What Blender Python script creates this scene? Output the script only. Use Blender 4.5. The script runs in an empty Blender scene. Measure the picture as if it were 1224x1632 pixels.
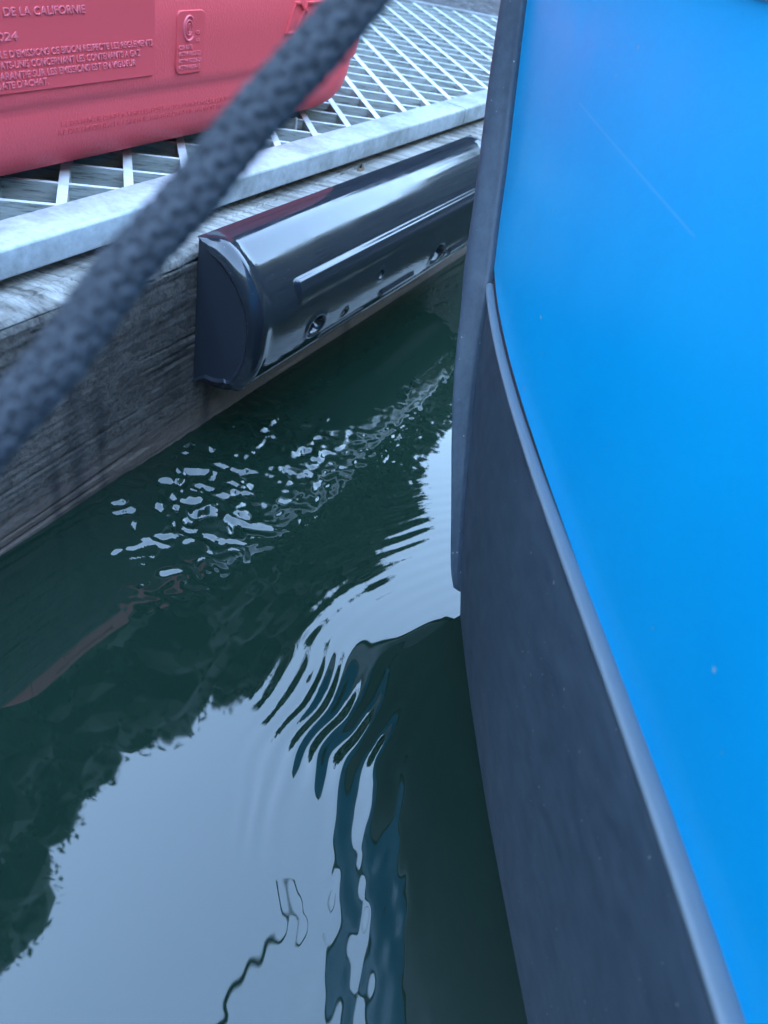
import bpy, bmesh, math, random
import numpy as np
from mathutils import Matrix, Vector

# ------------------------------------------------------------------ camera, sky, sun, exposure
S = 0.647                      # layout unit -> metres
CAM_H = 0.85
scene = bpy.context.scene
cd = bpy.data.cameras.new('camera'); cam = bpy.data.objects.new('camera', cd)
scene.collection.objects.link(cam); scene.camera = cam
M = np.array([[0.96814764, 0.25038, 0.0], [0.16007521, -0.61896492, 0.76893326], [0.19252551, -0.74444092, -0.63932906]])
R3 = Matrix(((M[0, 0], -M[0, 1], -M[0, 2]), (M[1, 0], -M[1, 1], -M[1, 2]), (M[2, 0], -M[2, 1], -M[2, 2])))
cam.matrix_world = Matrix.Translation((0, 0, CAM_H * S)) @ R3.to_4x4()
cd.sensor_fit = 'VERTICAL'; cd.sensor_height = 34.6; cd.lens = 26.0
cd.clip_start = 0.01; cd.clip_end = 1000
cd.dof.use_dof = True; cd.dof.focus_distance = 0.72; cd.dof.aperture_fstop = 7.5

SUN_EL, SUN_AZ = math.radians(14), math.radians(-75)     # azimuth clockwise from +Y
w = bpy.data.worlds.new('World'); scene.world = w; w.use_nodes = True
nt = w.node_tree; bg = nt.nodes['Background']
sky = nt.nodes.new('ShaderNodeTexSky'); sky.sky_type = 'NISHITA'; sky.sun_disc = False
sky.sun_elevation = SUN_EL; sky.sun_rotation = SUN_AZ
sky.air_density = 1.1; sky.dust_density = .85; sky.ozone_density = 1.4
nt.links.new(sky.outputs[0], bg.inputs[0]); bg.inputs[1].default_value = 0.15
sl = bpy.data.lights.new('sun', 'SUN'); sl.energy = 0.6; sl.angle = math.radians(4); sl.color = (1, 0.95, 0.88)
so = bpy.data.objects.new('sun', sl); scene.collection.objects.link(so)
sdir = Vector((math.sin(SUN_AZ) * math.cos(SUN_EL), math.cos(SUN_AZ) * math.cos(SUN_EL), math.sin(SUN_EL)))
so.rotation_euler = (-sdir).to_track_quat('-Z', 'Y').to_euler()
scene.view_settings.view_transform = 'Standard'; scene.view_settings.look = 'None'
scene.view_settings.gamma = 1; scene.view_settings.use_curve_mapping = False
scene.view_settings.exposure = 5.05

# ------------------------------------------------------------------ helpers
C = scene.collection
rng = np.random.default_rng(7); random.seed(7)
A0 = np.array([-0.51305, 0.71535]); DV = np.array([0.333045, 0.942911]); NV = np.array([-0.942911, 0.333045])

def wor(s, t, z):
    """dock frame (along, into the dock, up) in layout units -> layout world"""
    s, t, z = np.broadcast_arrays(np.asarray(s, float), np.asarray(t, float), np.asarray(z, float))
    x = A0[0] + s * DV[0] + t * NV[0]; y = A0[1] + s * DV[1] + t * NV[1]
    return np.stack([x, y, z], -1)

def mesh_obj(name, verts, faces, mat, parent=None, smooth=True, scale=S, label=None, cat=None, group=None, kind=None, auto=None):
    me = bpy.data.meshes.new(name)
    v = np.asarray(verts, float).reshape(-1, 3) * scale
    me.from_pydata(v.tolist(), [], [list(map(int, f)) for f in faces]); me.update()
    return link(name, me, mat, parent, smooth, label, cat, group, kind, auto)

def link(name, me, mat, parent=None, smooth=True, label=None, cat=None, group=None, kind=None, auto=None):
    o = bpy.data.objects.new(name, me); C.objects.link(o)
    if mat: me.materials.append(mat)
    if smooth:
        me.polygons.foreach_set('use_smooth', [True] * len(me.polygons))
        if auto: me.set_sharp_from_angle(angle=math.radians(auto))
    if parent: o.parent = parent
    tag(o, label, cat, group, kind)
    return o

def tag(o, label=None, cat=None, group=None, kind=None):
    for k, v in (('label', label), ('category', cat), ('group', group), ('kind', kind)):
        if v: o[k] = v

def empty(name, label, cat, group=None, loc=None):
    o = bpy.data.objects.new(name, None); C.objects.link(o); o.empty_display_size = 0.05
    tag(o, label, cat, group); return o

def grid_faces(nu, nv, close_v=False):
    i = np.arange(nu - 1)[:, None]; j = np.arange(nv if close_v else nv - 1)[None, :]
    j2 = (j + 1) % nv
    a = i * nv + j; b = i * nv + j2; c = (i + 1) * nv + j2; d = (i + 1) * nv + j
    return np.stack([a, b, c, d], -1).reshape(-1, 4)

def grid_obj(name, P, mat, parent=None, close_v=False, flip=False, caps=False, **kw):
    """P: (nu,nv,3)"""
    nu, nv = P.shape[:2]
    f = grid_faces(nu, nv, close_v)
    if flip: f = f[:, ::-1]
    f = f.tolist()
    if caps:
        f.append(list(range(nv)) if not flip else list(range(nv))[::-1])
        e = list(range((nu - 1) * nv, nu * nv)); f.append(e[::-1] if not flip else e)
    return mesh_obj(name, P.reshape(-1, 3), f, mat, parent, **kw)

def box_verts(c, ax, ay, az):
    """centre + three half vectors"""
    c, ax, ay, az = (np.asarray(q, float) for q in (c, ax, ay, az))
    return [c + sx * ax + sy * ay + sz * az for sz in (-1, 1) for sy in (-1, 1) for sx in (-1, 1)]
BOXF = [(0, 2, 3, 1), (4, 5, 7, 6), (0, 1, 5, 4), (2, 6, 7, 3), (0, 4, 6, 2), (1, 3, 7, 5)]

def bevel_mesh(o, w, seg=2):
    m = o.modifiers.new('bevel', 'BEVEL'); m.width = w; m.segments = seg; m.limit_method = 'ANGLE'

def spline(P, n):
    """Catmull-Rom through P, n samples"""
    P = np.asarray(P, float); k = len(P)
    seg = np.r_[0, np.cumsum(np.linalg.norm(np.diff(P, axis=0), axis=1) ** 0.5)]
    E = np.vstack([2 * P[0] - P[1], P, 2 * P[-1] - P[-2]])
    u = np.linspace(0, seg[-1], n); out = []
    for q in u:
        i = min(max(np.searchsorted(seg, q, side='right') - 1, 0), k - 2)
        t = (q - seg[i]) / (seg[i + 1] - seg[i])
        p0, p1, p2, p3 = E[i], E[i + 1], E[i + 2], E[i + 3]
        out.append(0.5 * ((2 * p1) + (-p0 + p2) * t + (2 * p0 - 5 * p1 + 4 * p2 - p3) * t * t + (-p0 + 3 * p1 - 3 * p2 + p3) * t ** 3))
    return np.array(out)

def vnoise(x, y, seed=0):
    """smooth 2-D value noise in -1..1"""
    r = np.random.default_rng(seed); T = r.uniform(-1, 1, (256, 256))
    xi = np.floor(x).astype(int); yi = np.floor(y).astype(int); fx = x - xi; fy = y - yi
    fx = fx * fx * fx * (fx * (fx * 6 - 15) + 10); fy = fy * fy * fy * (fy * (fy * 6 - 15) + 10)
    g = lambda a, b: T[a % 256, b % 256]
    return (g(xi, yi) * (1 - fx) + g(xi + 1, yi) * fx) * (1 - fy) + (g(xi, yi + 1) * (1 - fx) + g(xi + 1, yi + 1) * fx) * fy

# ------------------------------------------------------------------ materials
def mat(name, color=(.5, .5, .5), rough=.5, metal=0, spec=.5, ior=None, coat=0, coat_rough=.1):
    m = bpy.data.materials.new(name); m.use_nodes = True
    b = m.node_tree.nodes['Principled BSDF']
    b.inputs['Base Color'].default_value = (*color, 1); b.inputs['Roughness'].default_value = rough
    b.inputs['Metallic'].default_value = metal; b.inputs['Specular IOR Level'].default_value = spec
    if ior: b.inputs['IOR'].default_value = ior
    b.inputs['Coat Weight'].default_value = coat; b.inputs['Coat Roughness'].default_value = coat_rough
    return m, m.node_tree, b

def nd(t, typ, **kw):
    n = t.nodes.new(typ)
    for k, v in kw.items():
        if k in n.inputs: n.inputs[k].default_value = v
        else: setattr(n, k, v)
    return n

def coords(t, scale=(1, 1, 1), rot=(0, 0, 0)):
    c = nd(t, 'ShaderNodeTexCoord'); mp = nd(t, 'ShaderNodeMapping')
    mp.inputs['Scale'].default_value = scale; mp.inputs['Rotation'].default_value = rot
    t.links.new(c.outputs['Object'], mp.inputs[0]); return mp.outputs[0]

def noise(t, vec, scale, detail=4, rough=.55, dist=0):
    n = nd(t, 'ShaderNodeTexNoise'); n.inputs['Scale'].default_value = scale; n.inputs['Detail'].default_value = detail
    n.inputs['Roughness'].default_value = rough; n.inputs['Distortion'].default_value = dist
    t.links.new(vec, n.inputs['Vector']); return n.outputs[0]

def ramp(t, fac, stops):
    r = nd(t, 'ShaderNodeValToRGB'); e = r.color_ramp.elements
    while len(e) < len(stops): e.new(0.5)
    for i, (p, c) in enumerate(stops):
        e[i].position = p; e[i].color = (*c, 1) if len(c) == 3 else c
    t.links.new(fac, r.inputs[0]); return r.outputs[0]

def mix(t, a, b, fac, typ='MIX'):
    m = nd(t, 'ShaderNodeMix', data_type='RGBA', blend_type=typ)
    for inp, v in ((m.inputs[0], fac), (m.inputs[6], a), (m.inputs[7], b)):
        if isinstance(v, (int, float)): inp.default_value = v
        elif isinstance(v, tuple): inp.default_value = (*v, 1)
        else: t.links.new(v, inp)
    return m.outputs[2]

def bump(t, b, h, strength=.3, dist=.002):
    n = nd(t, 'ShaderNodeBump'); n.inputs['Strength'].default_value = strength; n.inputs['Distance'].default_value = dist
    t.links.new(h, n.inputs['Height']); t.links.new(n.outputs[0], b.inputs['Normal']); return n

g3 = lambda v: (v, v, v)
GRAIN_ROT = (0, 0, -math.atan2(DV[1], DV[0]))    # x along the dock edge

# water
MW, t, b = mat('water', (.008, .040, .036), .015, ior=1.6)
v = coords(t); c = ramp(t, noise(t, v, 1.5, 3), [(.35, (.0055, .0155, .0105)), (.7, (.0078, .020, .0130))])
t.links.new(c, b.inputs['Base Color'])

# weathered timber
MT, t, b = mat('timber', rough=.75, spec=.35)
v = coords(t, (1.6, 60, 60), GRAIN_ROT)
c0 = coords(t); m1 = noise(t, v, 1.2, 8, .65, .3); m2 = noise(t, c0, 9, 5, .6)
ge = nd(t, 'ShaderNodeNewGeometry'); sx = nd(t, 'ShaderNodeSeparateXYZ'); t.links.new(ge.outputs['True Normal'], sx.inputs[0])
sp = nd(t, 'ShaderNodeSeparateXYZ'); t.links.new(ge.outputs['Position'], sp.inputs[0])
face = ramp(t, m1, [(.25, (.034, .029, .027)), (.5, (.104, .085, .074)), (.75, (.155, .126, .108))])
m3 = noise(t, coords(t, (2.2, 230, 230), GRAIN_ROT), 1.0, 5, .6, .2)
fine = ramp(t, m3, [(.30, g3(.42)), (.48, g3(1.0)), (.8, g3(1.18))])
topc = ramp(t, m1, [(.28, (.05, .042, .036)), (.45, (.24, .215, .19)), (.7, (.44, .41, .375))])
# the top face has weathered silver
mr = nd(t, 'ShaderNodeMapRange'); mr.inputs[1].default_value = .316 * S; mr.inputs[2].default_value = .338 * S
t.links.new(sp.outputs[2], mr.inputs[0])
col = mix(t, face, topc, mr.outputs[0])
stain = ramp(t, m2, [(.35, g3(.58)), (.6, g3(1.08))]); col = mix(t, col, stain, 1.0, 'MULTIPLY'); col = mix(t, col, fine, 1.0, 'MULTIPLY')
# brown band soaked at the waterline
mr2 = nd(t, 'ShaderNodeMapRange'); mr2.inputs[1].default_value = .085 * S; mr2.inputs[2].default_value = .03 * S
t.links.new(sp.outputs[2], mr2.inputs[0])
col = mix(t, col, mix(t, col, (.16, .112, .092), .6), mr2.outputs[0])
sg_ = nd(t, 'ShaderNodeSeparateXYZ'); t.links.new(coords(t, (1, 1, 1), GRAIN_ROT), sg_.inputs[0])
for x0, w0, zmax in ((.423, .011, .17), (.455, .006, .13), (.62, .008, .15), (.95, .012, .2), (.395, .005, .10)):     # dark drip stains
    a_ = nd(t, 'ShaderNodeMath', operation='SUBTRACT'); t.links.new(sg_.outputs[0], a_.inputs[0]); a_.inputs[1].default_value = x0
    a2 = nd(t, 'ShaderNodeMath', operation='ABSOLUTE'); t.links.new(a_.outputs[0], a2.inputs[0])
    a3 = nd(t, 'ShaderNodeMath', operation='MULTIPLY_ADD'); t.links.new(m2, a3.inputs[0]); a3.inputs[1].default_value = .03; a3.inputs[2].default_value = -.015
    a4 = nd(t, 'ShaderNodeMath', operation='ADD'); t.links.new(a2.outputs[0], a4.inputs[0]); t.links.new(a3.outputs[0], a4.inputs[1])
    f1 = nd(t, 'ShaderNodeMapRange'); f1.inputs[1].default_value = w0 * 1.6; f1.inputs[2].default_value = w0 * .2; t.links.new(a4.outputs[0], f1.inputs[0])
    f2 = nd(t, 'ShaderNodeMapRange'); f2.inputs[1].default_value = zmax; f2.inputs[2].default_value = zmax - .03; f2.inputs[4].default_value = .6; t.links.new(sp.outputs[2], f2.inputs[0])
    f3 = nd(t, 'ShaderNodeMath', operation='MULTIPLY'); t.links.new(f1.outputs[0], f3.inputs[0]); t.links.new(f2.outputs[0], f3.inputs[1])
    col = mix(t, col, (.022, .020, .022), f3.outputs[0])
t.links.new(col, b.inputs['Base Color']); bump(t, b, mix(t, m1, m3, .5), .8, .003)

# galvanised / aluminium rim and bars
MA, t, b = mat('galvanised_metal', rough=.5, metal=.35)
v = coords(t); c = ramp(t, noise(t, v, 120, 4, .6), [(.3, (.42, .43, .45)), (.7, (.56, .57, .59))])
dirt = ramp(t, noise(t, v, 14, 6, .65), [(.38, (.55, .53, .48)), (.55, g3(1))])
t.links.new(mix(t, c, dirt, .7, 'MULTIPLY'), b.inputs['Base Color']); bump(t, b, noise(t, v, 300, 3), .12, .001)
MB, t, b = mat('grating_bar', rough=.6, metal=.15)
v = coords(t, (6, 6, 60)); c = ramp(t, noise(t, v, 5, 7, .7), [(.34, (.12, .13, .12)), (.46, (.38, .40, .38)), (.7, (.58, .59, .58))])
ge = nd(t, 'ShaderNodeNewGeometry'); sx = nd(t, 'ShaderNodeSeparateXYZ'); t.links.new(ge.outputs['True Normal'], sx.inputs[0])
mr = nd(t, 'ShaderNodeMapRange'); mr.inputs[1].default_value = .5; mr.inputs[2].default_value = .9; t.links.new(sx.outputs[2], mr.inputs[0])
top = ramp(t, noise(t, coords(t), 60, 5), [(.3, (.58, .59, .60)), (.6, (.78, .79, .80))])   # worn bright on the tread, oxidised on the webs
t.links.new(mix(t, c, top, mr.outputs[0]), b.inputs['Base Color'])

# fender
MF, t, b = mat('fender_black', (.016, .019, .028), .07, ior=1.6)
v = coords(t); t.links.new(ramp(t, noise(t, v, 25, 5), [(.4, g3(.07)), (.75, g3(.20))]), b.inputs['Roughness'])
dust = ramp(t, noise(t, v, 700, 2), [(.735, (.016, .019, .026)), (.75, (.25, .25, .25))]); t.links.new(dust, b.inputs['Base Color'])
MFE, t, b = mat('fender_end', (.022, .026, .036), .45)

# can
MR, t, b = mat('red_plastic', (.78, .085, .098), .55, spec=.35)
v = coords(t); bump(t, b, noise(t, v, 420, 2, .5), .45, .0012)
MRS, t, b = mat('red_plastic_smooth', (.74, .078, .092), .5, spec=.35)
MRT, t, b = mat('red_lettering', (.80, .15, .18), .40)
MK, t, b = mat('black_cap', (.02, .02, .02), .4)

# boat
MBL, t, b = mat('blue_gelcoat', (.0, .42, .82), .34, spec=.18, coat=.05, coat_rough=.25)
v = coords(t); c = ramp(t, noise(t, v, 7, 3), [(.3, (.0, .40, .80)), (.7, (.002, .44, .84))]); t.links.new(c, b.inputs['Base Color'])
t.links.new(ramp(t, noise(t, v, 16, 5), [(.35, g3(.28)), (.7, g3(.40))]), b.inputs['Roughness'])
sy = nd(t, 'ShaderNodeSeparateXYZ'); t.links.new(v, sy.inputs[0])
def M_(op, a, b2, c3=None):
    n = nd(t, 'ShaderNodeMath', operation=op)
    for i_, q_ in enumerate((a, b2, c3)):
        if q_ is None: continue
        if isinstance(q_, (int, float)): n.inputs[i_].default_value = q_
        else: t.links.new(q_, n.inputs[i_])
    return n.outputs[0]
# one long thin pale line and a few dried spots
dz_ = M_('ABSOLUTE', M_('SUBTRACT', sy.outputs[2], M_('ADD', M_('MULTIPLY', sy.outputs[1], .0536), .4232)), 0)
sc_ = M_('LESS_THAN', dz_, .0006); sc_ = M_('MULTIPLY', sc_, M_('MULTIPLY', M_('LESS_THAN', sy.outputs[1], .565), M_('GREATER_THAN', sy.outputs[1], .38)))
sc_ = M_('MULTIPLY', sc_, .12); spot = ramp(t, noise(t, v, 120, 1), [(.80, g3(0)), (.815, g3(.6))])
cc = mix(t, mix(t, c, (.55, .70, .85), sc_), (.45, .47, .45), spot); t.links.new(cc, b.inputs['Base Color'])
MRB, t, b = mat('rubber', (.03, .034, .045), .5)
v = coords(t); st = coords(t, (150, 5, 110)); n1 = noise(t, st, 1, 6, .65)
c = ramp(t, n1, [(.3, (.038, .055, .078)), (.7, (.062, .086, .114))])
sp_ = ramp(t, noise(t, v, 330, 1), [(.775, g3(0)), (.79, g3(1))])
t.links.new(mix(t, c, (.35, .36, .36), sp_), b.inputs['Base Color'])
t.links.new(ramp(t, noise(t, v, 30, 5), [(.3, g3(.38)), (.7, g3(.55))]), b.inputs['Roughness']); bump(t, b, n1, .12, .0008)
MRBB, t, b = mat('rubber_bead', (.14, .175, .205), .40)
v = coords(t); bump(t, b, noise(t, v, 900, 2), .2, .0004)
MHU, t, b = mat('hull_black', (.02, .022, .026), .3)
MWH, t, b = mat('white_deck', (.78, .78, .78), .35)

# rope
MRO, t, b = mat('rope', (.03, .034, .045), .8)
v = coords(t); c = ramp(t, noise(t, v, 520, 3), [(.36, (.022, .024, .031)), (.52, (.036, .039, .048)), (.70, (.066, .070, .082))]); t.links.new(c, b.inputs['Base Color'])

# land and trees
MG, t, b = mat('shore_gravel', rough=.9)
v = coords(t); c = ramp(t, noise(t, v, 38, 7, .75), [(.3, (.035, .03, .03)), (.55, (.12, .11, .11)), (.75, (.30, .29, .30))]); t.links.new(c, b.inputs['Base Color']); bump(t, b, noise(t, v, 40, 6), .8, .02)
MBK, t, b = mat('bark', (.07, .055, .045), .9); v = coords(t, (14, 14, 3)); bump(t, b, noise(t, v, 3, 6), .8, .03)
def leafmat(name, a, c2):
    m, t, b = mat(name, a, .6); oi = noise(t, coords(t), 1.7, 3)
    t.links.new(ramp(t, oi, [(.35, a), (.65, c2)]), b.inputs['Base Color']); return m
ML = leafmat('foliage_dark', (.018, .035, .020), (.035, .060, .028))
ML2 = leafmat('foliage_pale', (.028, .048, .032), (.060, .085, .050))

# ------------------------------------------------------------------ water sheet
def axis(lo, hi, step, far):
    fine = np.arange(lo, hi + step / 2, step); g = []; d = step; x = 0
    while x < far: d *= 1.35; x += d; g.append(x)
    g = np.array(g); return np.r_[lo - g[::-1], fine, hi + g]
X = axis(-.75, .35, .0035, 300); Y = axis(.12, 2.0, .0035, 300)
gx, gy = np.meshgrid(X, Y, indexing='ij')
ss = (gx - A0[0]) * DV[0] + (gy - A0[1]) * DV[1]; tt = (gx - A0[0]) * NV[0] + (gy - A0[1]) * NV[1]
def sm(a, b, x): q = np.clip((x - a) / (b - a), 0, 1); return q * q * (3 - 2 * q)
def gauss(x, m, s): return np.exp(-((x - m) / s) ** 2)
h = np.zeros_like(gx)
# choppy patch against the dock
chop = np.exp(-((ss - .36) / .25) ** 4 - ((tt + .125) / .120) ** 4)
warpx = .020 * vnoise(gx * 34, gy * 30, 3) + .006 * vnoise(gx * 90, gy * 80, 2); warpy = .018 * vnoise(gx * 34, gy * 30, 4)
ch = vnoise((gx + warpx) / .024, (gy + warpy) / .013, 5) + .18 * vnoise((gx + warpx) / .012, (gy + warpy) / .008, 6)
h += .0060 * chop * ch * (.8 + .4 * vnoise(gx * 11, gy * 11, 7))
# fine riffle carried on towards the far end, under the fender
far = sm(.15, .4, ss) * np.exp(-((tt + .08) / .24) ** 4) * (1 - .80 * sm(.50, .85, ss))
h += .00105 * far * (vnoise(gx / .014, gy / .022, 8) + .6 * vnoise(gx / .007, gy / .011, 9))
# rings thrown back by the hull, shortening as they run out
cx, cy = .45, .52
r = np.hypot(gx - cx, gy - cy); th = np.arctan2(gy - cy, gx - cx); th = np.where(th < -1, th + 2 * np.pi, th)
rw = r + .013 * vnoise(gx * 8, gy * 8, 11) + .0045 * vnoise(gx * 26, gy * 18, 12) - .33
ph = 2 * np.pi * (22 * rw + .5 * 100 * rw ** 2)
env = sm(.30, .37, r) * (1 - sm(.42, .58, r)) * gauss(th, 3.06, .38) * np.clip(.7 + .75 * vnoise(gx * 17, gy * 9, 13), .1, 1.3)
h += .00066 * env * np.sin(ph)
ph2 = 2 * np.pi * ((r + .006 * vnoise(gx * 9, gy * 9, 15)) / .023)
env2 = sm(.3, .45, r) * (1 - sm(.62, .85, r)) * gauss(th, 2.3, .45)
h += .00006 * env2 * np.sin(ph2)
# slow wobble near the hull
wob = gauss(gx, .095, .062) * gauss(gy, .40, .24)
wx = gx + .016 * vnoise(gx * 14, gy * 8, 17)
h += wob * (.0007 * vnoise(wx / .045, gy / .13, 16) + .00050 * vnoise(wx / .021, gy / .055, 19) + .00024 * vnoise(wx / .010, gy / .030, 22))
# faint swell
near = np.exp(-((gx + .2) ** 2 + (gy - .8) ** 2) / 2.5)
h += near * (.0010 * vnoise(gx / .35, gy / .30, 20) + .00022 * vnoise(gx / .11, gy / .10, 21) + .00003 * vnoise(gx / .03, gy / .03, 23))
water = grid_obj('water', np.stack([gx, gy, h], -1), MW, flip=True, kind='structure', label='dark green harbour water with sky reflection and ripples')

# ------------------------------------------------------------------ shore
def shore():
    n = 90
    u = np.linspace(0, 1, n)
    gs = np.r_[np.linspace(-8, 8, n), 12, 20, 45, 120]; gs = np.r_[-120, -45, -20, -12, gs]
    q = np.r_[np.linspace(0, 9, n), 12, 18, 30, 60]
    a, bq = np.meshgrid(gs, q, indexing='ij')
    # far edge line of the grating: a.P = 2.845, along the thin bars
    ca, sa = math.cos(math.radians(43.7)), math.sin(math.radians(43.7))
    s = (2.93 + bq) * ca + a * sa; t_ = (2.93 + bq) * sa - a * ca
    z = .30 + .12 * bq + .05 * vnoise(a * 2, bq * 2, 30) + .02 * vnoise(a * 9, bq * 9, 31) - .9 * (1 - sm(-.5, .12, bq)) - .45 * (1 - sm(0, .15, bq))
    return wor(s, t_, z)
grid_obj('shore', shore(), MG, kind='structure', label='dark gravelly bank behind the dock')

# ------------------------------------------------------------------ floating dock
dock = empty('floating_dock', 'floating dock with weathered timber edge, metal rim and open diagonal grating deck', 'dock')
# timber edge beam: worn profile with split grain
pr = [(.135, .343), (.03, .345), (.014, .343), (.004, .335), (0, .322), (0, .15), (0, 0), (0, -.25)]
pt = []
for (a, b_), (c_, d_) in zip(pr[:-1], pr[1:]):
    L = math.hypot(c_ - a, d_ - b_); k = max(2, int(L / .0022))
    for i in range(k): pt.append((a + (c_ - a) * i / k, b_ + (d_ - b_) * i / k))
pt.append(pr[-1]); pt = np.array(pt)
tan = np.gradient(pt, axis=0); nrm = np.stack([-tan[:, 1], tan[:, 0]], -1); nrm /= np.linalg.norm(nrm, axis=1)[:, None]
nrm = -nrm if nrm[len(pt) // 2, 0] > 0 else nrm
arc = np.r_[0, np.cumsum(np.linalg.norm(np.diff(pt, axis=0), axis=1))]
sb = np.arange(-1.2, 3.9, .012)
SS, AA = np.meshgrid(sb, arc, indexing='ij')
slope = AA + .035 * SS                                  # grain runs slightly off the edge
g1 = vnoise(SS * 1.1 + 3, slope / .011, 40); g2 = vnoise(SS * 2.3, slope / .0055, 41); g3_ = vnoise(SS * 5, slope / .02, 42)
crack = np.clip(1 - np.abs(g1) / .10, 0, 1) * sm(-.15, .25, g3_)
topm = 1 - sm(.13, .17, AA)
disp = .0006 * g2 + .0010 * g3_ - .0042 * crack * (1 + 1.6 * topm) - .004 * topm * np.clip(-g1, 0, 1)
disp += .006 * sm(.09, .14, AA) * (1 - sm(.14, .2, AA)) * vnoise(SS * 2.2, SS * 0 + 1.5, 43)
TT = pt[None, :, 0] + disp * nrm[None, :, 0]; ZZ = pt[None, :, 1] + disp * nrm[None, :, 1]
grid_obj('timber_beam', wor(SS, TT, ZZ), MT, dock, flip=False, label='weathered grey edge timber with split grain')

# metal rim: angle section in two lengths with a joint
def rim(s0, s1, name='metal_rim'):
    pf = [(.128, .398), (.066, .3985), (.0635, .3978), (.0615, .3955), (.0605, .393), (.0600, .362), (.0625, .359), (.066, .359), (.066, .385), (.128, .385)]
    P = np.array([[wor(s, a, b_) for a, b_ in pf] for s in np.linspace(s0, s1, 24)])
    return grid_obj(name, P, MA, dock, close_v=True, flip=True, caps=True, auto=22)
rim(-1.2, 1.545); rim(1.549, 3.55)

# diagonal grating, every bar a part
ca, sa = math.cos(math.radians(43.7)), math.sin(math.radians(43.7))
AV, BV = np.array([ca, sa]), np.array([-sa, ca])       # along the thick bars / across them
def clip(p, dvec, lims):
    lo, hi = -9., 9.
    for nvec, c_ in lims:                               # keep nvec.P <= c
        den = nvec @ dvec; num = c_ - nvec @ p
        if abs(den) < 1e-9:
            if num < 0: return None
        elif den > 0: hi = min(hi, num / den)
        else: lo = max(lo, num / den)
    return (lo, hi) if hi - lo > .03 else None
LIM = [(np.array([0., -1.]), -.129), (np.array([0., 1.]), 2.2), (np.array([-1., 0.]), 1.2), (AV, 2.835)]
def bar(name, p, dvec, nvec, wd, z0, z1):
    r_ = clip(p, dvec, LIM)
    if not r_: return
    c2 = p + dvec * (r_[0] + r_[1]) / 2; hl = (r_[1] - r_[0]) / 2
    V = []
    for (s_, t_, z_) in box_verts((c2[0], c2[1], (z0 + z1) / 2), (*(dvec * hl), 0), (*(nvec * wd / 2), 0), (0, 0, (z1 - z0) / 2)):
        V.append(wor(s_, t_, z_))
    mesh_obj(name, V, BOXF, MB, dock, smooth=False)
for k in range(-34, 32):
    bar('bearing_bar', -BV * (.0966 + .0917 * k), AV, BV, .0142, .348, .3945)
for k in range(-14, 32):
    bar('cross_bar', AV * (.295 + .083 * k), BV, AV, .0080, .350, .3935)
# far edge rim (parallel to the cross bars)
p0, p1 = clip(AV * 2.85, BV, LIM[:3])
c2 = AV * 2.852 + BV * (p0 + p1) / 2
V = [wor(*q) for q in box_verts((c2[0], c2[1], .375), (*(BV * (p1 - p0) / 2), 0), (*(AV * .016), 0), (0, 0, .026))]
o = mesh_obj('far_rim', V, BOXF, MA, dock, smooth=False)
# joists carrying the grating
for s_ in (-.6, .3, 1.2, 2.1):
    V = [wor(*q) for q in box_verts((s_, 1.15, .26), (.03, 0, 0), (0, .98, 0), (0, 0, .085))]
    mesh_obj('joist', V, BOXF, MT, dock, smooth=False)
V = [wor(*q) for q in box_verts((.962, .196, .388), (.0035, 0, 0), (0, .003, 0), (0, 0, .02))]
bevel_mesh(mesh_obj('clip', V, BOXF, MA, dock, smooth=False), .001)

# ------------------------------------------------------------------ fender
fender = empty('dock_fender', 'glossy black moulded fender bolted along the dock timber', 'fender')
prof = np.array([(0, .365), (-.018, .3650), (-.038, .3622), (-.058, .3525), (-.082, .3335), (-.1025, .3075), (-.1145, .283), (-.1205, .262), (-.1222, .240), (-.118, .19), (-.102, .148), (-.080, .126), (-.053, .113), (-.025, .110), (0, .110)])
pk = spline(np.c_[prof, np.zeros(len(prof))], 240)[:, :2]
ar = np.r_[0, np.cumsum(np.linalg.norm(np.diff(pk, axis=0), axis=1))]
tn = np.gradient(pk, axis=0); fn = np.stack([tn[:, 1], -tn[:, 0]], -1); fn /= np.linalg.norm(fn, axis=1)[:, None]
if fn[120, 0] > 0: fn = -fn
S0, S1 = .41, 1.46
fs = np.r_[np.linspace(S0, S0 + .03, 26)[:-1], np.linspace(S0 + .03, S1 - .03, 420), np.linspace(S1 - .03, S1, 26)[1:]]
FS, FA = np.meshgrid(fs, ar, indexing='ij')
def ridge(s0, s1, k0, half, hgt, soft=.006):
    d_ = np.maximum(np.abs(FA - k0) - half, 0); e = np.maximum(np.maximum(s0 - FS, FS - s1), 0)
    return hgt * (1 - sm(0, soft, np.hypot(d_, e)))
def hole(s0, k0, a, b_, dep, soft=.25):
    q = np.sqrt(((FS - s0) / a) ** 2 + ((FA - k0) / b_) ** 2); return -dep * (1 - sm(1 - soft, 1 + soft * .6, q)) + .0022 * np.exp(-((q - 1.3) / .2) ** 2)
dd = np.zeros_like(FS)
# long shoulder: everything in front of it stands proud
sh = sm(.52, .535, FS) * (1 - sm(1.40, 1.415, FS))
dd += .0075 * sh * sm(.130, .139, FA) * (1 - sm(.150, .185, FA))
dd += .0050 * sh * sm(.222, .229, FA) * (1 - sm(.236, .262, FA)) * 0.0
dd += ridge(.86, 1.0, .262, .004, .006) + ridge(1.20, 1.38, .262, .004, .006) + ridge(.60 + .05, .80, .287, .003, .004)
dd += hole(.600, .240, .024, .018, .020) + hole(1.115, .245, .028, .021, .030) + hole(.826, .205, .010, .011, .014) + hole(.708, .250, .009, .007, .010) + hole(1.165, .262, .010, .008, .016)
dd += ridge(S0, S1, .318, .004, .004)
dd += .0004 * vnoise(FS * 4, FA * 10, 50)
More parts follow.
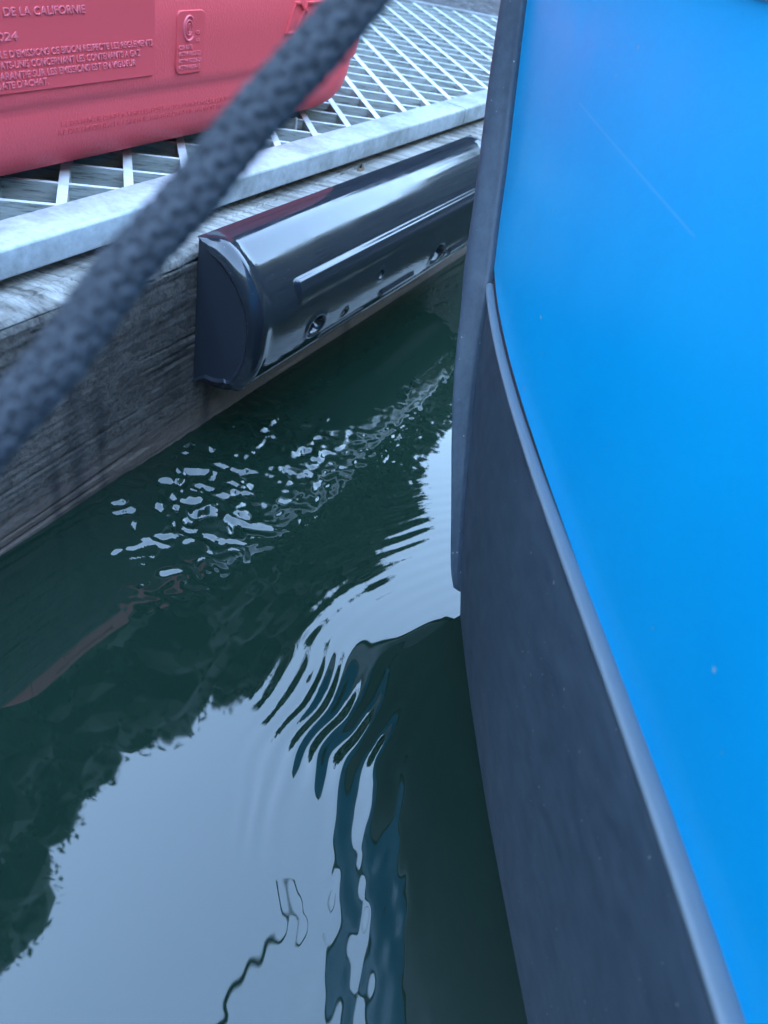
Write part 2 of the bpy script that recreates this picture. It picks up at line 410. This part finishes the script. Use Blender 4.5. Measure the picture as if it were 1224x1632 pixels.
# rounded ends: a rolled lip, then pulled in
e0 = np.clip((FS - S0) / .022, 0, 1); e1 = np.clip((S1 - FS) / .022, 0, 1)
rd = .018 * ((1 - np.sqrt(np.clip(1 - (1 - e0) ** 2, 0, 1))) + (1 - np.sqrt(np.clip(1 - (1 - e1) ** 2, 0, 1))))
lip = .0035 * (np.exp(-((FS - S0 - .022) / .014) ** 2) + np.exp(-((S1 - .022 - FS) / .014) ** 2))
fade = sm(0, .03, FA) * (1 - sm(ar[-1] - .03, ar[-1], FA))
dd = (dd + lip - rd) * fade
FT = pk[None, :, 0] + dd * fn[None, :, 0]; FZ = pk[None, :, 1] + dd * fn[None, :, 1]
FT = np.minimum(FT, -.001)
grid_obj('shell', wor(FS, FT, FZ), MF, fender, flip=True)
for idx, nm in ((0, 'end_cap'), (-1, 'end_cap')):
    ring = wor(FS[idx], FT[idx], FZ[idx]); inn = wor(FS[idx] + (.004 if idx == 0 else -.004), (FT[idx] * .94), (FZ[idx] - .237) * .96 + .237)
    P = np.stack([ring, inn]); nv = P.shape[1]; f = grid_faces(2, nv).tolist(); f.append(list(range(nv, 2 * nv)))
    if idx == 0: f = [q[::-1] for q in f]
    mesh_obj(nm, P.reshape(-1, 3), f, MFE, fender, auto=30)

# ------------------------------------------------------------------ red fuel can
can = empty('fuel_can', 'red plastic fuel can with raised lettering standing on the grating', 'fuel can')
CS0, CS1, CT0, CT1 = .06, 1.195, .170, .62
def ring_pts(inset, z, rad=.105, n=14):
    s0, s1, t0, t1 = CS0 + inset * 1.6, CS1 - inset * 1.6, CT0 + inset, CT1 - inset
    out = []
    for (cx_, cy_, a0) in ((s1 - rad, t0 + rad * .75, -90), (s1 - rad, t1 - rad * .75, 0), (s0 + rad, t1 - rad * .75, 90), (s0 + rad, t0 + rad * .75, 180)):
        for i in range(n + 1):
            a = math.radians(a0 + 90 * i / n); out.append((cx_ + rad * math.cos(a), cy_ + rad * .75 * math.sin(a), z))
    return out
cz = [(.407, .072), (.409, .050), (.416, .036), (.430, .022), (.450, .0125), (.475, .0075), (.497, .006), (.503, .0065), (.509, .004), (.516, .0005), (.525, 0), (.58, -.002), (.63, -.001), (.642, .003), (.655, .016), (.664, .05), (.668, .10), (.670, .18)]
rows = []
for z_, ins in cz:
    rg = np.array(ring_pts(ins, z_))
    if z_ < .43:   # the base is arched between its feet
        lift = .010 * np.exp(-((rg[:, 0] - .42) / .09) ** 2) + .006 * np.exp(-((rg[:, 0] - .80) / .1) ** 2); rg[:, 2] += lift * (.43 - z_) / .023
    rows.append(wor(rg[:, 0], rg[:, 1], rg[:, 2]))
body = grid_obj('body', np.array(rows), MR, can, close_v=True, caps=True)
def can_plate(name, s0, s1, z0, z1, th, m, rad=.006, parent=can, n=5):
    pts = []
    for (a_, b_, a0) in ((s1 - rad, z0 + rad, -90), (s1 - rad, z1 - rad, 0), (s0 + rad, z1 - rad, 90), (s0 + rad, z0 + rad, 180)):
        for i in range(n + 1):
            q = math.radians(a0 + 90 * i / n); pts.append((a_ + rad * math.cos(q), b_ + rad * math.sin(q)))
    pts = np.array(pts); c_ = pts.mean(0); P = []
    for off, k in ((.006, 1), (-th * .5, 1), (-th, .0)):
        pp = pts - (np.sign(pts - c_) * .0012 if k == 0 else 0); P.append(wor(pp[:, 0], CT0 + off, pp[:, 1]))
    f = grid_faces(3, len(pts), True).tolist(); f.append(list(range(2 * len(pts), 3 * len(pts))))
    return mesh_obj(name, np.array(P).reshape(-1, 3), f, m, parent, auto=40)
panel = can_plate('lettering_panel', .14, .508, .530, .636, .0030, MRS)
badge = can_plate('badge_panel', .555, .622, .527, .614, .0034, MRS, .010)
T0 = CT0 - .0031
def text(name, body_, s0, s1, z, hgt, parent, tt_=None, ext=.0011, m=MRT, shear=0, tilt=0):
    cu = bpy.data.curves.new('t', 'FONT'); cu.body = body_; cu.size = 1; cu.extrude = .08; cu.bevel_depth = .02; cu.bevel_resolution = 0; cu.shear = shear; cu.resolution_u = 3
    to = bpy.data.objects.new('t', cu); C.objects.link(to)
    dg = bpy.context.evaluated_depsgraph_get(); me = bpy.data.meshes.new_from_object(to.evaluated_get(dg))
    bpy.data.objects.remove(to); bpy.data.curves.remove(cu)
    co = np.empty(len(me.vertices) * 3); me.vertices.foreach_get('co', co); co = co.reshape(-1, 3)
    lo, hi = co.min(0), co.max(0)
    x = s0 + (co[:, 0] - lo[0]) / (hi[0] - lo[0]) * (s1 - s0); zz = z + ((co[:, 1] - lo[1]) / (hi[1] - lo[1]) - .5) * hgt + (x - s0) * tilt
    d_ = co[:, 2] / .1 * ext
    base = (T0 if tt_ is None else (tt_(zz) if callable(tt_) else tt_))
    P = wor(x, base - d_, zz) * S
    me.vertices.foreach_set('co', P.reshape(-1)); me.update()
    return link(name, me, m, parent, smooth=False)
text('lettering', 'PROS. DE LA CALIFORNIE', .200, .374, .620, .0095, panel)
text('lettering', '2024', .222, .262, .594, .0095, panel)
text('lettering', "CONTROLE D'EMISSIONS CE BIDON RESPECTE LES REGLEMENTS", .185, .502, .575, .0085, panel)
text('lettering', 'AUX ETATS-UNIS CONCERNANT LES CONTENANTS A GAZ', .195, .476, .563, .0085, panel)
text('lettering', 'LA GARANTIE SUR LES EMISSIONS EST EN VIGUEUR', .205, .467, .551, .0085, panel)
text('lettering', "A LA DATE D'ACHAT.", .195, .304, .5405, .0085, panel)
for z_, tx, e_ in ((.5645, 'CSA B376', .592), (.5555, 'ASTM F852-22', .612), (.5455, 'ASTM F3326-21', .614), (.5365, 'ASTM F839-15', .612)):
    text('lettering', tx, .560, e_, z_, .0062, badge, T0 - .0004)
text('lettering', 'US', .600, .608, .5735, .005, badge, T0 - .0004); text('lettering', 'CR', .600, .609, .584, .005, badge, T0 - .0004)
# emblem: broken ring round a small mark
def arc_tube(name, cs, czz, rad_s, rad_z, a0, a1, wd, parent, n=30, base=T0 - .0004, hh=.0022):
    P = []
    for q in np.linspace(math.radians(a0), math.radians(a1), n):
        c_ = np.array([cs + rad_s * math.cos(q), czz + rad_z * math.sin(q)]); nn = np.array([math.cos(q), math.sin(q)])
        P.append([wor(c_[0] + nn[0] * wd * e, base - hh * k, c_[1] + nn[1] * wd * e) for e, k in ((-1, -.4), (-.7, .8), (0, 1), (.7, .8), (1, -.4))])
    return grid_obj(name, np.array(P), MRT, parent)
arc_tube('emblem_ring', .583, .590, .0125, .0165, 50, 318, .0016, badge)
arc_tube('emblem_ring', .582, .591, .0075, .0100, -20, 330, .0009, badge)
arc_tube('emblem_mark', .584, .592, .0030, .0042, 90, 260, .0009, badge, 12); arc_tube('emblem_mark', .581, .589, .0030, .0042, -90, 80, .0009, badge, 12)
# big slanted outline letters at the right
def outline(name, pts, wd=.0022, hh=.0035, closed=True):
    pts = np.array(pts); k = len(pts); P = []
    for i in range(k if closed else k - 1):
        a, b_ = pts[i], pts[(i + 1) % k]; dv = (b_ - a) / np.linalg.norm(b_ - a); nn = np.array([-dv[1], dv[0]])
        V = [[wor(q[0] + nn[0] * e * wd, CT0 - .0022 - hh * kk, q[1] + nn[1] * e * wd) for e, kk in ((-1, -.6), (-.6, .9), (.6, .9), (1, -.6))] for q in (a - dv * wd * .6, b_ + dv * wd * .6)]
        P.append(np.array(V))
    V = np.concatenate([p.reshape(-1, 3) for p in P]); f = np.concatenate([grid_faces(2, 4) + 8 * i for i in range(len(P))]).tolist()
    return mesh_obj(name, V, f, MRS, can, auto=30)
outline('raised_logo_letter', [(.850, .571), (.880, .571), (.903, .607), (.888, .618), (.872, .618)])
outline('raised_logo_letter', [(.900, .570), (.914, .606), (.905, .606), (.910, .618), (1.00, .618), (.985, .570)])
# embossed warning lines low on the flank
bandt = lambda zz: CT0 + np.interp(zz, [a for a, _ in cz], [b_ for _, b_ in cz]) + .0002
text('lettering', "NE PAS REMPLIR DANS UN VEHICULE. POSER AU SOL AVANT CHAQUE CONTENANT", .330, .735, .4800, .0085, can, bandt, .0010, MRS, tilt=-.012)
text('lettering', 'NE PAS EXPOSER A LA CHALEUR. RANGER DANS UN ENDROIT BIEN FRAIS', .325, .735, .4690, .0085, can, bandt, .0010, MRS, tilt=-.012)
# carrying handle and cap on top (above the frame)
hp = spline(np.array([wor(.40, .395, .655), wor(.46, .395, .73), wor(.68, .395, .74), wor(.90, .395, .73), wor(.96, .395, .655)]), 30)
def tube(path, rad, n=12, ry=None):
    path = np.asarray(path, float); tg = np.gradient(path, axis=0); tg /= np.linalg.norm(tg, axis=1)[:, None]
    up = np.array([0, 0, 1.]); P = []
    for p, d_ in zip(path, tg):
        u_ = np.cross(d_, up); u_ /= np.linalg.norm(u_) + 1e-9; v_ = np.cross(u_, d_)
        P.append([p + rad * math.cos(q) * u_ + (ry or rad) * math.sin(q) * v_ for q in np.linspace(0, 2 * math.pi, n, endpoint=False)])
    return np.array(P)
grid_obj('handle', tube(hp, .03), MR, can, close_v=True, caps=True)
cp = np.array([wor(.25, .395, .655), wor(.25, .395, .71)]); 
P = np.array([[c_ + np.array([.055 * math.cos(q), .055 * math.sin(q), 0]) * (1 + .04 * (i % 2)) for i, q in enumerate(np.linspace(0, 2 * math.pi, 40, endpoint=False))] for c_ in cp])
grid_obj('cap', P, MK, can, close_v=True, caps=True, auto=30)

# ------------------------------------------------------------------ boat
boat = empty('small_boat', 'blue boat with black lower hull and rubber bow trim moored beside the dock', 'boat')
BL = np.array([(0.0569, 1.0320, 0.4300), (0.1007, 0.8078, 0.4100), (0.1278, 0.7253, 0.3950), (0.1529, 0.6398, 0.3850), (0.1758, 0.5637, 0.3750), (0.1936, 0.4899, 0.3700), (0.2164, 0.4054, 0.3650), (0.2497, 0.3096, 0.3600), (0.2718, 0.2093, 0.3600), (.292, .10, .36), (.325, -.1, .36), (.38, -.5, .36), (.42, -1.2, .36)])
BR = np.array([(0.0699, 1.0403, 0.4300), (0.1149, 0.8150, 0.4100), (0.1442, 0.7328, 0.3950), (0.1696, 0.6467, 0.3850), (0.1927, 0.5701, 0.3750), (0.2106, 0.4957, 0.3700), (0.2385, 0.4121, 0.3650), (0.2715, 0.3154, 0.3600), (0.2927, 0.2141, 0.3600), (.314, .105, .36), (.347, -.095, .36), (.402, -.495, .36), (.442, -1.2, .36)])
WL = np.array([(0.1456, 0.8387, 0.0300), (0.1574, 0.7778, 0.0300), (0.1819, 0.6706, 0.0300), (0.2053, 0.5652, 0.0300), (0.2254, 0.4750, 0.0300), (0.2488, 0.3819, 0.0300), (0.2712, 0.2913, 0.0300), (.30, .18, .03), (.34, 0, .03), (.42, -.45, .03), (.46, -1.2, .03)])
STO = np.array([(.163, .80, -.06), (0.1351, 0.8450, 0.0337), (0.1207, 0.8600, 0.0687), (0.0951, 0.9000, 0.1536), (0.0709, 0.9450, 0.2308), (0.0500, 0.9900, 0.3061), (0.0359, 1.0400, 0.3786), (0.0239, 1.0800, 0.4354), (0.0142, 1.1200, 0.5098), (0.0022, 1.1600, 0.5851), (-0.0082, 1.1900, 0.6521), (-0.0184, 1.2200, 0.7343), (-.026, 1.246, .815)])
STI = np.array([(.17, .80, -.06), (0.1437, 0.8430, 0.0319), (0.1332, 0.8600, 0.0732), (0.1127, 0.9000, 0.1595), (0.0924, 0.9550, 0.2533), (0.0750, 1.0050, 0.3466), (0.0665, 1.0400, 0.4129), (0.0638, 1.0600, 0.4445), (0.0542, 1.0950, 0.5015), (0.0455, 1.1250, 0.5588), (0.0307, 1.1650, 0.6423), (0.0133, 1.2000, 0.7429), (.002, 1.225, .815)])
N_ = 140
def fit_line(L, deg=6):
    y = L[:, 1]; yy = y[0] + (y[-1] - y[0]) * np.linspace(0, 1, N_) ** 1.25
    f = np.polynomial.Polynomial.fit(y, L[:, 0], deg); g = np.polynomial.Polynomial.fit(y, L[:, 2], 4); return np.c_[f(yy), yy, g(yy)]
bl, br_, wl = fit_line(BL), fit_line(BR), fit_line(WL, 5)
Q0 = np.array([.110, 1.060]); MV = np.array([.92, .39]) / np.hypot(.92, .39)
def star(P):
    P = np.array(P, float); d_ = (P[..., :2] - Q0) @ MV; P[..., :2] -= 2 * d_[..., None] * MV; return P
ZT = .832
# top line of the flank
top = br_.copy(); top[:, 0] += -.036 * (ZT - br_[:, 2]); top[:, 2] = ZT
uu = np.linspace(0, 1, N_) ** 1.25
st = spline(STI, 90); k_ = st[:, 2] >= .4445; su = st[k_]                      # stem edge above the bead
top0 = su[-1]; top = top + ((1 - np.clip(uu * 2.2, 0, 1)) ** 1.6)[:, None] * (top0 - top[0])
vv = np.linspace(0, 1, 30); Pn = np.zeros((N_, 30, 3))
sv = np.stack([np.interp(vv, (su[:, 2] - su[0, 2]) / (su[-1, 2] - su[0, 2]), su[:, i]) for i in range(3)], -1)
lowe = br_ + np.array([-.004, 0, -.006])
for j, v_ in enumerate(vv):
    ru = lowe * (1 - v_) + top * v_
    ru = ru + ((1 - np.clip(uu * 3, 0, 1)) ** 2)[:, None] * (sv[j] - ru[0]) + np.array([-.010, -.002, 0]) * math.sin(math.pi * v_) * np.clip(uu * 4, 0, 1)[:, None]
    Pn[:, j] = ru
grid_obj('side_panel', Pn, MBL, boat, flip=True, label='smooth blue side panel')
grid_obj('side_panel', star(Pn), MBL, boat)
# white gunwale cap overhanging the flank, and the deck
out_n = np.array([-.967, -.255, 0])
P = np.stack([top + out_n * -.01, top + out_n * .002, top + out_n * .006 + [0, 0, .004], top + out_n * .006 + [0, 0, .016], top + out_n * .0 + [0, 0, .022], top + out_n * -.03 + [0, 0, .034]], 1)
grid_obj('gunwale_cap', P, MWH, boat, flip=True, auto=50, label='white gunwale cap'); grid_obj('gunwale_cap', star(P), MWH, boat, auto=50)
ti = P[:, -1]; q_ = np.linspace(0, 1, 8)[None, :, None]
grid_obj('deck', ti[:, None] * (1 - q_) + star(ti)[:, None] * q_ + np.array([0, 0, .03]) * np.sin(np.pi * q_), MWH, boat, flip=True)
# black lower hull from the bead down into the water
ls = st[st[:, 2] < .432]; vv = np.linspace(0, 1, 36)
bot = wl + np.array([.012, 0, -.09]); bot[:, 2] = -.06
P = np.zeros((N_, 36, 3)); sv = np.stack([np.interp(vv, (ls[::-1, 2] - ls[-1, 2]) / (ls[0, 2] - ls[-1, 2]), ls[::-1, i]) for i in range(3)], -1)
for j, v_ in enumerate(vv):
    zt = (bl[:, 2] - .001); q = np.clip((zt * v_ + .06 * v_) / (zt - .03 + .0), 0, 2)
    ru = bl * (1 - v_) + bot * v_ + np.array([-.012, -.003, .0]) * (4 * v_ * (1 - v_)) ** .7 * np.clip(uu * 6, 0, 1)[:, None]
    ru = ru + ((1 - np.clip(uu * 3.2, 0, 1)) ** 2)[:, None] * (sv[j] - ru[0])
    P[:, j] = ru
keel = np.stack([P[:, -1] + [.10, -.02, -.06], P[:, -1] + [.22, -.03, -.10]], 1); P = np.concatenate([P, keel], 1)
grid_obj('lower_hull', P, MRB, boat, label='dull black lower hull with fine vertical scuffs'); grid_obj('lower_hull', star(P), MRB, boat, flip=True)
# raised rubber bead along the top of the black hull
bc = (bl + br_) / 2; hw = np.linalg.norm(bl - br_, axis=1) / 2; P = []
for i in range(N_):
    ax = (br_[i] - bl[i]) / 2; up = np.array([-.55, -.2, .8]) * hw[i] * .9
    e_ = min(1, (uu[i] * 200 + .3) / 2.5); sc = math.sqrt(max(0, 1 - (1 - e_) ** 2))
    P.append([bc[i] + sc * (ax * math.copysign(abs(math.cos(a)) ** .85, math.cos(a)) + up * math.copysign(abs(math.sin(a)) ** .85, math.sin(a))) for a in np.linspace(0, 2 * math.pi, 22, endpoint=False)])
P = np.array(P); P[0] = P[0].mean(0) * .4 + P[0] * .6
grid_obj('rail_bead', P, MRBB, boat, close_v=True, caps=True, flip=True, label='lighter grey raised rubber bead'); grid_obj('rail_bead', star(P), MRBB, boat, close_v=True, caps=True)
# dark tube drawn in as the shadow line beside the bead
gk = br_ + np.array([.001, .002, .004]); P = tube(gk, .0055, 10); grid_obj('groove_shadow_line', P, MHU, boat, close_v=True, caps=True)
# bow trim wrapped round the stem, its lower end lapping over the hull
inn = spline(STI, 150); oz = spline(STO, 400)
out = np.stack([np.interp(inn[:, 2], oz[:, 2], oz[:, i]) for i in range(3)], -1)
P = []
for a, c_ in zip(inn, out):
    v_ = c_ - a; n2 = np.array([-.85, -.45, .15]); hh = .006
    row = [a - n2 * .010 + v_ * -.02, a + n2 * hh * .3, a + v_ * .05 + n2 * hh * .95, a + v_ * .12 + n2 * hh * 1.1, a + v_ * .2 + n2 * hh * 1.1, a + v_ * .45 + n2 * hh * 1.3, a + v_ * .7 + n2 * hh * 1.3, a + v_ * .88 + n2 * hh * 1.0, c_ + n2 * hh * .2, c_ + np.array([.006, .006, 0]), c_ + np.array([.045, .006, 0]), c_ + np.array([.12, -.02, 0])]
    P.append(spline(np.array(row), 34))
P = np.array(P)
k_ = inn[:, 2] > .045; P = P[k_]
tipc = P[0][2:24].mean(0)
P = np.concatenate([[tipc + (P[0] - tipc) * .5 + np.array([.008, -.005, -.014])], [tipc + (P[0] - tipc) * .85 + np.array([.003, -.003, -.010])], P])
grid_obj('bow_trim', P, MRB, boat, flip=True, label='black rubber trim wrapped round the bow stem')
up_ = inn[inn[:, 2] > .44]; P = tube(up_ + np.array([.004, .001, 0]), .0042, 10); grid_obj('groove_shadow_line', P, MHU, boat, close_v=True, caps=True)  # dark tube drawn along the groove between trim and panel

# ------------------------------------------------------------------ mooring rope close to the camera
RP = np.array([(0.02, .43, .92), (-.02, .37, .865), (-0.0539, 0.3174, 0.8094), (-0.0614, 0.3058, 0.7972), (-0.0775, 0.2828, 0.7729), (-0.0921, 0.2592, 0.7479), (-0.1082, 0.2364, 0.7240), (-0.1192, 0.2147, 0.7012), (-0.1339, 0.1925, 0.6780), (-.17, .13, .615), (-.22, .05, .53), (-.30, -.08, .42)])
rp = spline(spline(RP, 40), 760)
tg = np.gradient(rp, axis=0); ln = np.linalg.norm(tg, axis=1); tg /= ln[:, None]; al = np.cumsum(ln)
uv = np.cross(tg, (0, 0, 1.)); uv /= np.linalg.norm(uv, axis=1)[:, None]; vv_ = np.cross(uv, tg)
PITCH, NS, RC, AW = .086, 8, .0074, .0006
core = rp[:, None] + .0070 * (np.cos(np.linspace(0, 6.2832, 12, endpoint=False))[None, :, None] * uv[:, None] + np.sin(np.linspace(0, 6.2832, 12, endpoint=False))[None, :, None] * vv_[:, None])
V = [core.reshape(-1, 3)]; F = [grid_faces(len(rp), 12, True)]; k = len(V[0])
for sgn in (1, -1):
    for i in range(NS):
        ph_ = sgn * 2 * np.pi * al / PITCH + 2 * np.pi * (i + (0 if sgn > 0 else .5)) / NS
        rad_ = RC + sgn * AW * np.cos(np.pi * (2 * al / PITCH * NS) + .0) + .0002 * vnoise(al * 60 + i * 9, al * 0 + i, 70 + i)
        e_r = np.cos(ph_)[:, None] * uv + np.sin(ph_)[:, None] * vv_; e_t = -np.sin(ph_)[:, None] * uv + np.cos(ph_)[:, None] * vv_
        c_ = rp + rad_[:, None] * e_r; a_ = np.linspace(0, 2 * np.pi, 8, endpoint=False)
        W = c_[:, None] + .0014 * np.cos(a_)[None, :, None] * e_r[:, None] + .0025 * np.sin(a_)[None, :, None] * e_t[:, None]
        V.append(W.reshape(-1, 3)); F.append(grid_faces(len(rp), 8, True) + k); k += len(V[-1])
mesh_obj('mooring_rope', np.concatenate(V), np.concatenate(F).tolist(), MRO, label='dark braided rope running close in front of the camera', cat='rope')

# ------------------------------------------------------------------ small debris on the timber
def chip(s_, t_, z_, a, b_, rot, hgt=.006):
    c_, s2 = math.cos(rot), math.sin(rot); P = []
    for k, zz in ((1, 0), (.8, hgt * .6), (.3, hgt)):
        P.append([wor(s_ + k * (a * math.cos(q) * c_ - b_ * math.sin(q) * s2) * (1 + .2 * math.sin(3 * q)), t_ + k * (a * math.cos(q) * s2 + b_ * math.sin(q) * c_), z_ + zz + .003 * math.cos(q)) for q in np.linspace(0, 2 * math.pi, 10, endpoint=False)])
    return np.array(P)
MCH, t, b = mat('dry_bark', (.10, .065, .04), .9)
grid_obj('bark_chip', chip(1.0, .050, .345, .020, .007, .3), MCH, close_v=True, caps=True, label='small brown bark chip lying on the timber beside the rim', cat='bark chip')

# ------------------------------------------------------------------ trees on the bank (metres)
def tree(base, hgt, crown_r, crown_lo, seed, m, leaf=.16, nleaf=9000, label='', conic=.0, nclump=60):
    r_ = np.random.default_rng(seed); base = np.array(base, float)
    root = bpy.data.objects.new('tree', None); C.objects.link(root); tag(root, label, 'tree', 'trees on the bank')
    V, F = [], []
    def limb(path, r0, r1, n=8):
        k = len(V); path = np.asarray(path); tg_ = np.gradient(path, axis=0)
        for i, (p, d_) in enumerate(zip(path, tg_)):
            d_ = d_ / np.linalg.norm(d_); u_ = np.cross(d_, (.3, .9, .1)); u_ /= np.linalg.norm(u_); v_ = np.cross(u_, d_); rr = r0 + (r1 - r0) * i / (len(path) - 1)
            V.extend([p + rr * (math.cos(q) * u_ + math.sin(q) * v_) for q in np.linspace(0, 2 * math.pi, n, endpoint=False)])
        F.extend((grid_faces(len(path), n, True) + k).tolist())
    top = base + np.array([r_.normal() * .2, r_.normal() * .2, hgt * .96])
    trunk = np.linspace(base, top, 9) + np.c_[r_.normal(0, .04, (9, 2)) * hgt * .1, np.zeros(9)]; limb(trunk, .022 * hgt + .03, .015)
    cl = []
    for i in range(nclump):
        zf = r_.uniform(0, 1) ** .8; zc = crown_lo + (hgt - crown_lo) * zf
        rad = crown_r * ((1 - zf) ** .7 if conic else math.sqrt(max(0, 1 - (2 * zf - .9) ** 2 / 1.25)))
        a = r_.uniform(0, 6.283); q = rad * math.sqrt(r_.uniform(.08, 1))
        c_ = base + np.array([q * math.cos(a), q * math.sin(a), zc]); cl.append(c_)
        if i % 2 == 0:
            s_ = base + (top - base) * max(.1, (zc - .25 * q) / hgt); limb(np.linspace(s_, c_, 4) + np.array([[0, 0, 0], [0, 0, .03], [0, 0, .02], [0, 0, 0]]) * hgt * .3, .03 + .004 * hgt, .008, 5)
    mesh_obj('trunk', V, F, MBK, root, scale=1)
    cl = np.array(cl); pick = r_.integers(0, len(cl), nleaf); sg = crown_r * .12 + .05
    dv_ = r_.normal(0, 1, (nleaf, 3)); dv_ /= np.linalg.norm(dv_, axis=1)[:, None]; c_ = cl[pick] + dv_ * (.6 + .5 * r_.uniform(0, 1, (nleaf, 1))) * 1.45 * sg * np.array([1, 1, .8])
    a = r_.normal(size=(nleaf, 3)); a /= np.linalg.norm(a, axis=1)[:, None]; b_ = np.cross(a, r_.normal(size=(nleaf, 3))); b_ /= np.linalg.norm(b_, axis=1)[:, None]
    sz = leaf * r_.uniform(.5, 1.1, (nleaf, 1))
    LV = np.stack([c_ - a * sz, c_ + b_ * sz * .42, c_ + a * sz, c_ - b_ * sz * .42], 1).reshape(-1, 3)
    LF = np.arange(nleaf * 4).reshape(-1, 4)
    bm = bmesh.new(); bmesh.ops.create_icosphere(bm, subdivisions=2, radius=1); bv = np.array([q_.co[:] for q_ in bm.verts]); bf = np.array([[q_.index for q_ in f_.verts] + [-1] for f_ in bm.faces]); bm.free()
    LV = [LV]; LF = LF.tolist(); k = nleaf * 4
    for q_ in cl:
        rr_ = sg * 1.25 * (1 + .10 * r_.normal(size=(len(bv), 1))) * np.array([1, 1, .8]); LV.append(q_ + bv * rr_); LF += (bf[:, :3] + k).tolist(); k += len(bv)
    LV = np.concatenate(LV)
    mesh_obj('crown', LV, LF, m, root, smooth=False, scale=1)
    return root
def polar(az, d_): a = math.radians(az); return (d_ * math.sin(a), d_ * math.cos(a))
def tr(az, dist, el, cr, lo, seed, m, label, **kw):
    x, y = polar(az, dist); return tree((x, y, .1), dist * math.tan(math.radians(el)), cr, lo, seed, m, label=label, **kw)
big = tr(-60, 4.6, 64, 1.9, 1.0, 1, ML, 'tallest dark tree rising close behind the dock', nleaf=90000, nclump=420, leaf=.05)
tr(-38, 4.7, 57.5, 1.25, .8, 8, ML, 'dark tree filling the gap beside the tallest one', nleaf=50000, nclump=240, leaf=.05)
tr(-29, 4.9, 51.5, 1.5, .7, 2, ML, 'dark tree behind the dock next to the tallest one', nleaf=60000, nclump=300, leaf=.05)
tr(-13.5, 5.4, 50.5, 1.0, .6, 3, ML, 'narrow dark tree on the bank straight behind the fender', nleaf=36000, nclump=200, leaf=.045)
tr(-3.5, 6.5, 42, .9, .5, 4, ML, 'shorter dark tree at the edge of the dark group', nleaf=28000, nclump=160, leaf=.045)
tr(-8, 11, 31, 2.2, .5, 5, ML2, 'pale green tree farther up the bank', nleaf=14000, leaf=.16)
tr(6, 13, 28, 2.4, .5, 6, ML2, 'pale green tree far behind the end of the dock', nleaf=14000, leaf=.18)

# unseen wooded slopes added round the cove to block low sky and sun
azs = np.radians(np.arange(0, 361, 4)); rad = np.array([7.5, 8, 9, 11, 13.5, 16, 19, 24, 40, 80])
def elev(a):
    d_ = (np.degrees(a) + 180) % 360 - 180
    return np.interp(d_, [-180, -130, -60, -20, 5, 30, 60, 110, 180], [46, 42, 38, 33, 25, 25, 40, 47, 46])
ga, gr = np.meshgrid(azs, rad, indexing='ij')
start = np.where(np.abs((np.degrees(ga) + 180) % 360 - 180 + 45) < 62, 5.0, 0)          # the bank joins the hill behind the dock
topz = np.tan(np.radians(elev(ga) * .86)) * 19
hz = topz * sm(8.2, 19.5, gr) + .5 * vnoise(ga * 9, gr * .6, 60) * sm(8.5, 11, gr) - 1.2 * (1 - sm(7.6, 8.6, gr))
hill = np.stack([gr * np.sin(ga), gr * np.cos(ga), hz], -1)
grid_obj('sky_block_hills', hill, ML, flip=True, scale=1, kind='structure', label='steep wooded slopes out of view, added to block low sky and sun')
n_ = 60000; r_ = np.random.default_rng(77)
a = r_.uniform(0, 2 * np.pi, n_); q = 8.4 + 12.5 * r_.uniform(0, 1, n_) ** .8
tz = np.tan(np.radians(elev(a) * .86)) * 19 * sm(8.2, 19.5, q)
lump = vnoise(a * 14, q * .7, 61) + .6 * vnoise(a * 31, q * 1.6, 62)
c_ = np.stack([q * np.sin(a), q * np.cos(a), tz + (.6 + .9 * lump) * r_.uniform(0, 1.3, n_) + .2], -1)
u_ = r_.normal(size=(n_, 3)); u_ /= np.linalg.norm(u_, axis=1)[:, None]; v_ = np.cross(u_, r_.normal(size=(n_, 3))); v_ /= np.linalg.norm(v_, axis=1)[:, None]
sz = .22 * r_.uniform(.5, 1.2, (n_, 1))
LV = np.stack([c_ - u_ * sz, c_ + v_ * sz * .5, c_ + u_ * sz, c_ - v_ * sz * .5], 1).reshape(-1, 3)
mesh_obj('unseen_forest', LV, np.arange(n_ * 4).reshape(-1, 4), ML2, smooth=False, scale=1, kind='stuff', label='mass of pale green foliage covering the added slopes out of view', cat='unseen_forest')

# a long bare limb of the tallest tree reaching out over the water
lp = spline(np.array([(-3.9, 2.45, 3.6), (-2.6, 1.2, 3.4), (-1.2, .55, 3.1), (-.45, .70, 3.0), (-0.133, 0.972, 3.0), (-0.126, 1.067, 3.0), (-0.086, 1.146, 3.0), (-0.057, 1.200, 3.0), (-0.005, 1.300, 3.0), (0.044, 1.355, 3.0), (0.041, 1.442, 3.0), (-0.013, 1.567, 3.0)]), 80)
tp = tube(lp, 1.0, 8); cen = lp[:, None]; rr_ = np.interp(np.arange(80), [0, 40, 79], [.04, .013, .007])[:, None, None]
grid_obj('branch', cen + (tp - cen) * rr_, MBK, big, close_v=True, caps=True, scale=1)
